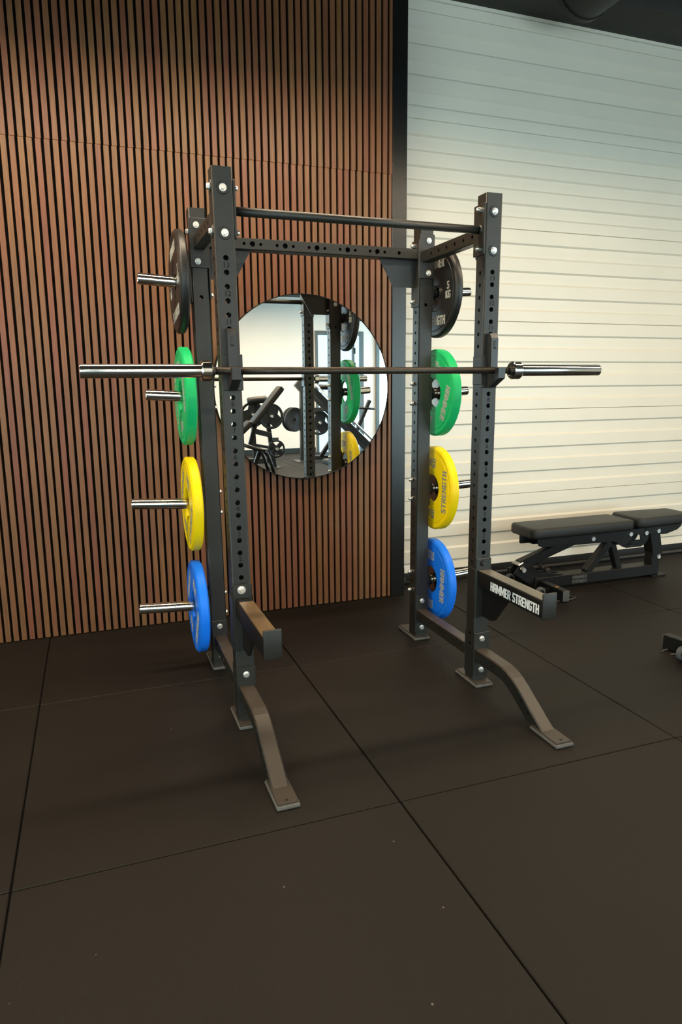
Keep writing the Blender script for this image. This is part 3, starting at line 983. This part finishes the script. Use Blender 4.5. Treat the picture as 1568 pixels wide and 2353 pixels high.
# ------------------------------------------------------------------ J-hooks
BY, BZ = -0.092, 1.4445
for sx in (-1, 1):
    c = splay(sx * W2, 0, 1.45)[0]
    nm = 'left' if sx < 0 else 'right'
    o = root('bar_hook', (c, -S, 1.372), 'black bar hook on the %s upright holding the barbell' % ('left front' if sx < 0 else 'right front'), 'bar hook', 'pair of bar hooks')
    y0 = -S - .0005
    xl, xr = c - .0165, c + .0165
    # back block with slot
    b = MB()
    poly = [(y0, 1.372), (y0, 1.600), (y0 - .022, 1.600), (y0 - .037, 1.580), (y0 - .037, 1.428), (y0 - .070, 1.428), (y0 - .070, 1.455), (y0 - .098, 1.455), (y0 - .098, 1.412), (y0 - .020, 1.372)]
    # split into convex pieces
    for pc in ([(y0, 1.428), (y0, 1.600), (y0 - .022, 1.600), (y0 - .037, 1.580), (y0 - .037, 1.428)],
               [(y0, 1.372), (y0, 1.428), (y0 - .098, 1.428), (y0 - .098, 1.412), (y0 - .020, 1.372)],
               [(y0 - .070, 1.428), (y0 - .070, 1.455), (y0 - .098, 1.455), (y0 - .098, 1.428)]):
        b.prism(pc, lambda u, v, h: (h, u, v), xl, xr)
    part('hook_body', b, 'hook_plastic', o)
    b = MB(); b.box(c - .006, c + .006, y0 - .0375, y0 - .036, 1.535, 1.568); part('lock_slot', b, 'ink_black', o)
    b = MB(); b.box(c - .0055, c + .0055, y0 - .0385, y0 - .0376, 1.541, 1.566); part('lock_slider', b, 'steel_black', o)
    # wrap plate round the inner side of the upright
    xi = c - sx * S
    b = MB(); b.box(min(xi, xi - sx * .006), max(xi, xi - sx * .006), y0 - .006, .030, 1.385, 1.507, .002)
    part('side_plate', b, 'steel_black', o)
    b = MB(); b.box(min(xi - sx * .006, c + sx * .034), max(xi - sx * .006, c + sx * .034), y0 - .0065, y0 - .0005, 1.372, 1.507, .002)
    part('front_plate', b, 'steel_black', o)

# ------------------------------------------------------------------ barbell
bar = root('barbell', (0, BY, BZ), 'steel barbell with bare sleeves resting on the bar hooks', 'barbell')
b = MB(); b.cyl((-.68, BY, BZ), (.66, BY, BZ), .0140, 28); part('shaft', b, 'shaft_steel', bar)
for (xc, xe) in ((-.652, -1.107), (.632, 1.091)):
    s = 1 if xe > 0 else -1
    cw = .040
    b = MB()
    b.lathe([(.0142, .002), (.026, .002), (.027, .0), (.034, .0), (.038, .004), (.038, cw - .004), (.035, cw), (.025, cw)], (xc, BY, BZ), (s, 0, 0), 48)
    part('collar', b, 'chrome', bar)
    L = abs(xe - xc)
    b = MB()
    b.lathe([(.0252, cw), (.0252, L - .003), (.0235, L), (.020, L), (.019, L - .004), (.0001, L - .004)], (xc, BY, BZ), (s, 0, 0), 48)
    part('sleeve', b, 'chrome', bar)
    b = MB(); b.lathe([(.0145, -.012), (.0185, -.010), (.0185, .003)], (xc, BY, BZ), (s, 0, 0), 32); part('bushing', b, 'shaft_steel', bar)

# ------------------------------------------------------------------ safety arms
for sx in (-1, 1):
    c = splay(sx * W2, 0, .5)[0]
    o = root('safety_arm', (c, -S, .33), 'black safety arm with white lettering on the right front upright' if sx > 0 else 'black safety arm with brown top on the left front upright', 'safety arm', 'pair of safety arms')
    ye = -.522
    y0 = -S - .0005
    b = MB(); b.box(c - .0385, c + .0385, y0 - .008, y0, .328, .609, .003); part('mounting_plate', b, 'steel_black', o)
    for s2 in (-1, 1):
        xa = c + s2 * (S + .0006)
        b = MB(); b.box(min(xa, xa + s2 * .005), max(xa, xa + s2 * .005), y0 - .006, .020 if s2 == -1 else -.01, .330, .560, .002); part('side_plate', b, 'steel_black', o)
    b = MB(); b.box(c - .030, c + .030, ye, y0 - .008, .478, .551, .004); part('arm_tube', b, 'steel_dark', o)
    b = MB()
    b.box(c - .0295, c + .0295, ye + .001, y0 - .075 if sx < 0 else y0 - .012, .5515, .556, .0015)
    part('top_liner', b, 'liner_brown' if sx < 0 else 'worn_grey', o, 'brown liner on the top' if sx < 0 else None)
    b = MB(); b.box(c - .0325, c + .0325, ye - .010, ye, .476, .582, .004); part('end_stop', b, 'steel_black', o)
    b = MB()
    b.prism([(y0 - .008, .478), (-.262, .478), (-.150, .345), (-.125, .335), (y0 - .008, .335)], lambda u, v, h: (h, u, v), c - .005, c + .005)
    part('gusset', b, 'steel_dark', o)
    b = MB(); b.cyl((c - .004, y0 - .008, .585), (c - .004, y0 - .0095, .585), .017, 24); part('washer', b, 'zinc' if sx < 0 else 'steel_dark', o)
    inst('pin_bolt', bolt_me if sx < 0 else dark_bolt_me, o, (c - .004, y0 - .0095, .585), ROT['-y'])
    for face in (-1, 1):
        b = MB()
        ps, w_ = text_polys('HAMMER STRENGTH', .044, .80, .045)
        sc = .352 / w_
        for poly in ps:
            b.prism(poly, lambda u, v, h: (c + face * (.030 + h), -.328 + (u * sc) * (-1 if face < 0 else 1), .5095 + v * .92), -.0004, .0006)
        if sx > 0:
            part('lettering', b, 'ink_white', o)

# ------------------------------------------------------------------ adjustable bench
def pad(b, x0, x1, y0, y1, z0, z1, r=.045, ex=.018, taper=0.0):
    """upholstered pad with rounded corners and edges"""
    def outline(k, inset):
        pts = []
        for (cx, cy, a0) in ((x1 - r, y1 - r - taper, 0), (x0 + r, y1 - r, PI / 2), (x0 + r, y0 + r, PI), (x1 - r, y0 + r + taper, 3 * PI / 2)):
            for q in range(7):
                a = a0 + q * PI / 12
                pts.append((cx + (r - inset) * math.cos(a), cy + (r - inset) * math.sin(a), k))
        return pts
    lv = [(z0, ex * .7), (z0 + ex * .3, ex * .2), (z0 + ex, 0), (z1 - ex, 0), (z1 - ex * .5, ex * .14), (z1 - ex * .14, ex * .5), (z1, ex * 1.1)]
    rings = [outline(z, i) for z, i in lv]
    n = len(rings[0])
    b.add([p for r_ in rings for p in r_], [(i * n + k, i * n + (k + 1) % n, (i + 1) * n + (k + 1) % n, (i + 1) * n + k) for i in range(len(rings) - 1) for k in range(n)], True)
    b.add(rings[0], [tuple(reversed(range(n)))])
    b.add(rings[-1], [tuple(range(n))], True)


def make_bench(label):
    bx, by = 1.71, 1.13
    o = root('adjustable_bench', (bx, by, 0), label, 'weight bench', 'adjustable benches')
    Y0, Y1 = by - .05, by + .05
    b = MB(); pad(b, 1.565, 2.405, .985, 1.275, .385, .455); part('back_pad', b, 'pad_vinyl', o)
    b = MB(); pad(b, 2.425, 2.93, .975, 1.285, .395, .465, r=.05, taper=.025); part('seat_pad', b, 'pad_vinyl', o)
    # side plates below the back pad with a window and a rounded tail
    for y in (1.075, 1.178):
        b = MB()
        def fp(u, v, h): return (u, h, v)
        b.prism([(1.665, .385), (1.665, .335), (1.675, .318), (1.70, .308), (2.02, .300), (2.30, .296), (2.30, .385)], fp, y, y + .007)
        b.prism([(2.30, .385), (2.30, .296), (2.345, .270), (2.38, .250), (2.45, .262), (2.45, .385)], fp, y, y + .007)
        b.prism([(2.38, .250), (2.41, .240), (2.54, .240), (2.575, .255), (2.54, .290), (2.45, .290)], fp, y, y + .007)
        b.prism([(2.535, .285), (2.575, .255), (2.60, .29), (2.615, .350), (2.555, .350), (2.525, .325)], fp, y, y + .007)
        b.prism([(2.45, .340), (2.525, .325), (2.555, .350), (2.615, .350), (2.60, .372), (2.45, .372)], fp, y, y + .007)
        part('side_plate', b, 'steel_dark', o)
    b = MB(); b.box(1.60, 1.70, 1.178, 1.205, .318, .385, .012); part('back_rail', b, 'steel_dark', o)
    # base beam
    b = MB(); b.bar((1.66, by, .058), (2.67, by, .052), .10, .075, (0, 1, 0)); part('base_beam', b, 'steel_dark', o)
    # front cross bar with glide frames and wheels
    b = MB(); b.box(1.685, 1.735, .82, 1.455, .004, .078, .003); part('cross_bar', b, 'steel_dark', o)
    for ye, s in ((.82, -1), (1.455, 1)):
        b = MB(); b.box(1.6855, 1.7345, min(ye, ye + s * .003), max(ye, ye + s * .003), .006, .076, .001); part('end_cap', b, 'wheel_grey', o)
        b = MB()
        yy = ye - s * .03
        b.tube_path([(1.64, yy, .004), (1.66, yy - .0, .004), (1.78, yy - .035 * 0, .004), (1.83, yy - s * .02, .004), (1.81, yy - s * .07, .004), (1.70, yy - s * .075, .004), (1.64, yy - s * .05, .004)], .004, 8)
        part('glide_frame', b, 'wheel_grey', o)
    for yw in (.945, 1.295):
        b = MB(); b.lathe([(.0001, -.014), (.022, -.014), (.030, -.013), (.034, -.009), (.034, .009), (.030, .013), (.022, .014), (.0001, .014)], (1.604, yw, .045), (0, 1, 0), 28)
        wv = part('wheel', b, 'wheel_grey', o)
        b = MB(); b.lathe([(.0001, -.016), (.019, -.016), (.022, -.0135)], (1.604, yw, .045), (0, 1, 0), 20); part('wheel_hub', b, 'steel_dark', wv)
        b = MB(); b.box(1.60, 1.69, yw + .017, yw + .025, .03, .062, .001); part('wheel_fork', b, 'steel_dark', o)
    # gusset and pivot head at the front
    b = MB(); b.prism([(1.50, .14), (1.55, .205), (1.62, .205), (1.70, .125), (1.90, .098), (1.74, .03), (1.66, .03)], lambda u, v, h: (u, h, v), by - .035, by - .028)
    b.prism([(1.50, .14), (1.55, .205), (1.62, .205), (1.70, .125), (1.90, .098), (1.74, .03), (1.66, .03)], lambda u, v, h: (u, h, v), by + .028, by + .035)
    part('pivot_bracket', b, 'steel_dark', o)
    b = MB(); b.bar((1.535, by, .178), (1.575, by, .196), .085, .045, (0, 1, 0)); part('pivot_head', b, 'hub_steel', o)
    # support strut from the pivot head up to the back pad
    b = MB(); b.bar((1.56, by, .19), (2.10, by, .36), .062, .060, (0, 1, 0)); part('support_strut', b, 'steel_dark', o)
    b = MB(); b.cyl((1.685, by - .02, .19), (1.685, by - .13, .175), .011, 14); b.cyl((1.685, by - .12, .176), (1.685, by - .16, .171), .017, 18); part('adjuster_knob', b, 'hook_plastic', o)
    # middle struts
    b = MB(); b.bar((2.11, by, .085), (2.31, by, .30), .055, .050, (0, 1, 0)); part('middle_strut', b, 'steel_dark', o)
    b = MB(); b.bar((2.39, by, .085), (2.31, by, .30), .050, .045, (0, 1, 0)); part('middle_strut', b, 'steel_dark', o)
    # seat post and rear foot
    b = MB(); b.bar((2.70, by, .012), (2.70, by, .19), .075, .07, (0, 1, 0)); part('seat_post', b, 'steel_dark', o)
    b = MB(); b.bar((2.715, by, .16), (2.665, by, .37), .085, .09, (0, 1, 0)); part('seat_bracket', b, 'steel_dark', o)
    b = MB(); b.prism([(2.56, .395), (2.58, .330), (2.72, .315), (2.76, .315), (2.86, .340), (2.90, .37), (2.87, .395)], lambda u, v, h: (u, h, v), by - .06, by + .06)
    part('seat_rail', b, 'steel_dark', o)
    b = MB(); b.cyl((2.86, by, .365), (2.95, by, .375), .012, 12); part('seat_lever', b, 'hook_plastic', o)
    b = MB(); b.box(2.66, 2.785, by - .062, by + .062, 0.0, .012, .002); part('rear_foot', b, 'steel_dark', o)
    t = MB(); t.lathe([(.0001, .007), (.009, .007), (.011, .011), (.0155, .011), (.0172, .008), (.0172, 0)], (0, 0, 0), (0, 0, 1), 24)
    pm = t.mesh('pivot_bolt', 'zinc')
    for (x, y, z) in ((1.565, by - .058, .162), (2.117, 1.068, .331), (2.441, 1.068, .337), (2.574, 1.062, .337), (2.684, 1.062, .343), (2.726, by - .045, .144)):
        b = MB(); b.cyl((x, y + .012, z), (x, y + .04, z), .010, 12); part('bolt_spacer', b, 'steel_dark', o)
        q = inst('pivot_bolt', pm, o, (x, y + .012, z), ROT['-y'])
    # maker's plate with raised lettering, hazard sticker
    b = MB(); b.box(1.951, 2.091, by - .0535, by - .0505, .022, .090, .001); mp = part('name_plate', b, 'seal_rubber', o)
    b = MB()
    for s_, dz in (('HAMMER', .071), ('STRENGTH', .040)):
        ps, w_ = text_polys(s_, .022, 1.0)
        k = .118 / w_
        for poly in ps: b.prism(poly, lambda u, v, h: (2.021 + u * k, by - .0535 - h, dz + v), -.0002, .0007)
    part('lettering', b, 'wheel_grey', mp)
    b = MB(); b.prism([(1.695, .905), (1.725, .905), (1.710, .930)], lambda u, v, h: (u, v, .078 + h), .0002, .0006); part('hazard_sticker', b, 'sticker_yellow', o)
    return o


bench = make_bench('black adjustable bench lying flat before the white door')
b2 = copy_tree(bench); b2.location = (1.768, -.325, 0); b2.rotation_euler[2] = R_(11)
b2['label'] = 'second black bench, only its wheeled foot showing at the right edge'
b3 = copy_tree(bench); b3.location = (1.86, -3.05, 0); b3.rotation_euler[2] = R_(-4)
b3['label'] = 'flat bench whose pad end shows low in the round mirror'

# ------------------------------------------------------------------ machines behind the camera, seen in the mirror
def spoke_plate(parent, c, r, ax, name='weight_disc', spokes=3):
    c = Vector(c)
    b = MB()
    d = Vector(ax)
    b.lathe([(r * .80, -.014), (r * .80, .014), (r * .86, .020), (r * .97, .018), (r, .010), (r, -.010), (r * .97, -.018), (r * .86, -.020)], c, d, 48, closed=True)
    a = d.orthogonal().normalized(); e = d.cross(a)
    for k in range(spokes):
        an = PI / 2 + 2 * PI * k / spokes
        rad = a * math.cos(an) + e * math.sin(an)
        b.bar(c + rad * r * .12, c + rad * r * .84, r * (.95 if spokes == 3 else .5), .020, (-a * math.sin(an) + e * math.cos(an)))
    b.lathe([(.026, -.024), (r * .30, -.020), (r * .30, .020), (.026, .024)], c, d, 32)
    o = part(name, b, 'machine_paint', parent)
    b = MB(); b.cyl(c - d * .05, c + d * .055, .024, 20); part('horn_tip', b, 'zinc', o)
    return o


mc = root('plate_loaded_machine', (1.75, -6.25, 0), 'plate loaded machine with roller pad and slotted discs seen in the mirror', 'gym machine')
spoke_plate(mc, (1.71, -6.0, .895), .215, (0.10, 1, 0))
spoke_plate(mc, (1.42, -6.12, .925), .215, (0.10, 1, 0))
spoke_plate(mc, (1.785, -6.0, .345), .152, (0.08, 1, 0), spokes=4)
b = MB(); b.bar((1.66, -6.14, .95), (1.80, -6.22, .012), .07, .07, (0, 1, 0)); part('upright_post', b, 'machine_paint', mc)
b = MB(); b.bar((1.44, -6.25, 1.05), (1.48, -6.3, .15), .08, .06, (0, 1, 0)); part('upright_post', b, 'machine_paint', mc)
b = MB(); b.bar((1.40, -6.05, .66), (1.72, -6.14, .575), .05, .09, (0, 1, 0)); part('link_arm', b, 'machine_paint', mc)
b = MB(); b.bar((1.20, -6.25, .13), (1.82, -6.22, .13), .10, .09, (0, 1, 0)); part('base_beam', b, 'machine_paint', mc)
b = MB(); b.bar((1.40, -6.15, .42), (1.75, -6.05, .355), .05, .05, (0, 1, 0)); part('link_arm', b, 'machine_paint', mc)
b = MB(); b.box(1.72, 1.90, -6.32, -6.12, 0, .014, .002); part('foot_plate', b, 'machine_paint', mc)
b = MB(); b.box(1.15, 1.28, -6.40, -6.10, 0, .09, .004); part('foot_plate', b, 'machine_paint', mc)
b = MB(); b.lathe([(.0001, -.17), (.04, -.168), (.058, -.15), (.062, 0), (.058, .15), (.04, .168), (.0001, .17)], (1.49, -6.05, 1.165), (1, .05, .1), 28); part('roller_pad', b, 'pad_vinyl', mc)
b = MB(); b.bar((1.50, -6.05, 1.12), (1.52, -6.10, .92), .05, .05, (0, 1, 0)); part('pad_arm', b, 'machine_paint', mc)
b = MB(); b.cyl((1.62, -6.08, .895), (1.40, -6.2, .925), .02, 16); part('axle', b, 'zinc', mc)

ib = root('incline_bench', (1.2, -4.6, 0), 'bench with raised brown black backrest seen in the mirror before the machine', 'weight bench')
b = MB(); pad(b, -.36, .36, -.14, .14, 0, .075, r=.05)
Mx = Matrix.Translation((1.275, -4.6, 1.11)) @ Matrix.Rotation(math.radians(-49.5), 4, 'Y') @ Matrix.Translation((0, 0, -.05))
b.v = [tuple(Mx @ Vector(p)) for p in b.v]; part('back_pad', b, 'pad_vinyl', ib)
b = MB(); b.v = []
b.bar((1.06, -4.6, .82), (1.52, -4.6, 1.36), .10, .05, (0, 1, 0)); part('back_frame', b, 'machine_paint', ib)
b = MB(); pad(b, -.20, .20, -.15, .15, 0, .075, r=.05)
Mx = Matrix.Translation((.92, -4.6, .72)) @ Matrix.Rotation(math.radians(-42), 4, 'Y')
b.v = [tuple(Mx @ Vector(p)) for p in b.v]; part('seat_pad', b, 'pad_vinyl', ib)
b = MB(); b.tube_path([(.90, -4.42, .56), (1.08, -4.42, .50), (1.18, -4.42, .47), (1.24, -4.42, .42), (1.28, -4.42, .32), (1.37, -4.42, .02)], .024, 12); part('leg', b, 'steel_dark', ib)
b = MB(); b.tube_path([(.90, -4.78, .56), (1.08, -4.78, .50), (1.18, -4.78, .47), (1.24, -4.78, .42), (1.28, -4.78, .32), (1.37, -4.78, .02)], .024, 12); part('leg', b, 'steel_dark', ib)
b = MB(); b.bar((1.18, -4.6, .47), (1.00, -4.6, .02), .06, .06, (0, 1, 0)); part('leg', b, 'steel_dark', ib)
b = MB(); b.bar((1.03, -4.6, .55), (1.12, -4.6, .86), .06, .06, (0, 1, 0)); part('seat_post', b, 'steel_dark', ib)
b = MB(); b.bar((1.18, -4.84, .47), (1.18, -4.36, .47), .05, .05, (1, 0, 0)); part('cross_tube', b, 'steel_dark', ib)

MACH = (mc, ib)
lp = root('leg_press_machine', (2.9, -6.9, 0), 'sloped leg press frame with weight discs seen in the mirror behind the uprights', 'gym machine')
b = MB(); b.bar((2.54, -7.0, .02), (2.55, -7.0, 1.33), .09, .07, (0, 1, 0)); part('upright_post', b, 'machine_paint', lp)
b = MB(); b.prism([(2.41, 1.40), (2.52, 1.28), (2.66, 1.36), (2.62, 1.42), (2.56, 1.52), (2.50, 1.50)], lambda u, v, h: (u, h, v), -7.05, -6.95); part('top_bracket', b, 'machine_paint', lp)
for dy in (-.17, .17):
    b = MB(); b.bar((2.58, -6.6 + dy, 1.33), (3.78, -6.6 + dy, .18), .07, .10, (0, 1, 0)); part('slope_rail', b, 'machine_paint', lp)
    b = MB(); b.cyl((2.62, -6.55 + dy, 1.42), (3.75, -6.55 + dy, .36), .018, 14); part('guide_rod', b, 'zinc', lp)
b = MB(); b.box(2.40, 2.75, -7.25, -6.75, 0, .012, .002); part('foot_plate', b, 'machine_paint', lp)
b = MB(); b.bar((2.50, -7.0, .06), (3.80, -6.8, .06), .08, .08, (0, 1, 0)); part('base_beam', b, 'machine_paint', lp)
b = MB(); b.bar((2.88, -6.9, .10), (3.12, -6.7, .55), .07, .07, (0, 1, 0)); part('brace', b, 'machine_paint', lp)
b = MB(); b.bar((3.45, -6.6, .50), (3.72, -6.55, 1.12), .06, .06, (0, 1, 0)); part('handle_post', b, 'machine_paint', lp)
b = MB(); b.cyl((3.50, -6.55, .985), (3.80, -6.5, .96), .02, 14); part('handle', b, 'steel_dark', lp)
b = MB(); b.cyl((2.70, -6.4, 1.37), (2.92, -6.4, 1.36), .045, 18); part('roller', b, 'steel_dark', lp)
b = MB(); b.box(2.55, 3.0, -7.1, -7.0, .92, .99, .003); part('disc_arm', b, 'machine_paint', lp)
for (c, r_) in (((2.43, -7.1, .775), .225), ((2.40, -7.16, .778), .225)):
    b = MB(); b.lathe([(.026, -.02), (.15, -.012), (.18, -.022), (r_ - .004, -.022), (r_, -.016), (r_, .016), (r_ - .004, .022), (.18, .022), (.15, .012), (.026, .02)], c, (.35, 1, 0), 44, closed=True); part('weight_disc', b, 'machine_paint', lp)
spoke_plate(lp, (2.83, -6.85, .715), .225, (.15, 1, 0))

# wall socket seen in the mirror
so = root('wall_socket', (2.47, YR, .25), 'small double wall socket low on the rear wall seen in the mirror', 'socket')
b = MB(); b.box(2.39, 2.55, YR, YR + .012, .26, .34, .002); part('cover', b, 'baseboard_paint', so)
for x in (2.43, 2.51):
    b = MB(); b.cyl((x, YR + .012, .30), (x, YR + .0135, .30), .022, 16); part('outlet', b, 'ink_black', so)

for _o in (mc, ib, lp):
    _o.location.x += 0.045
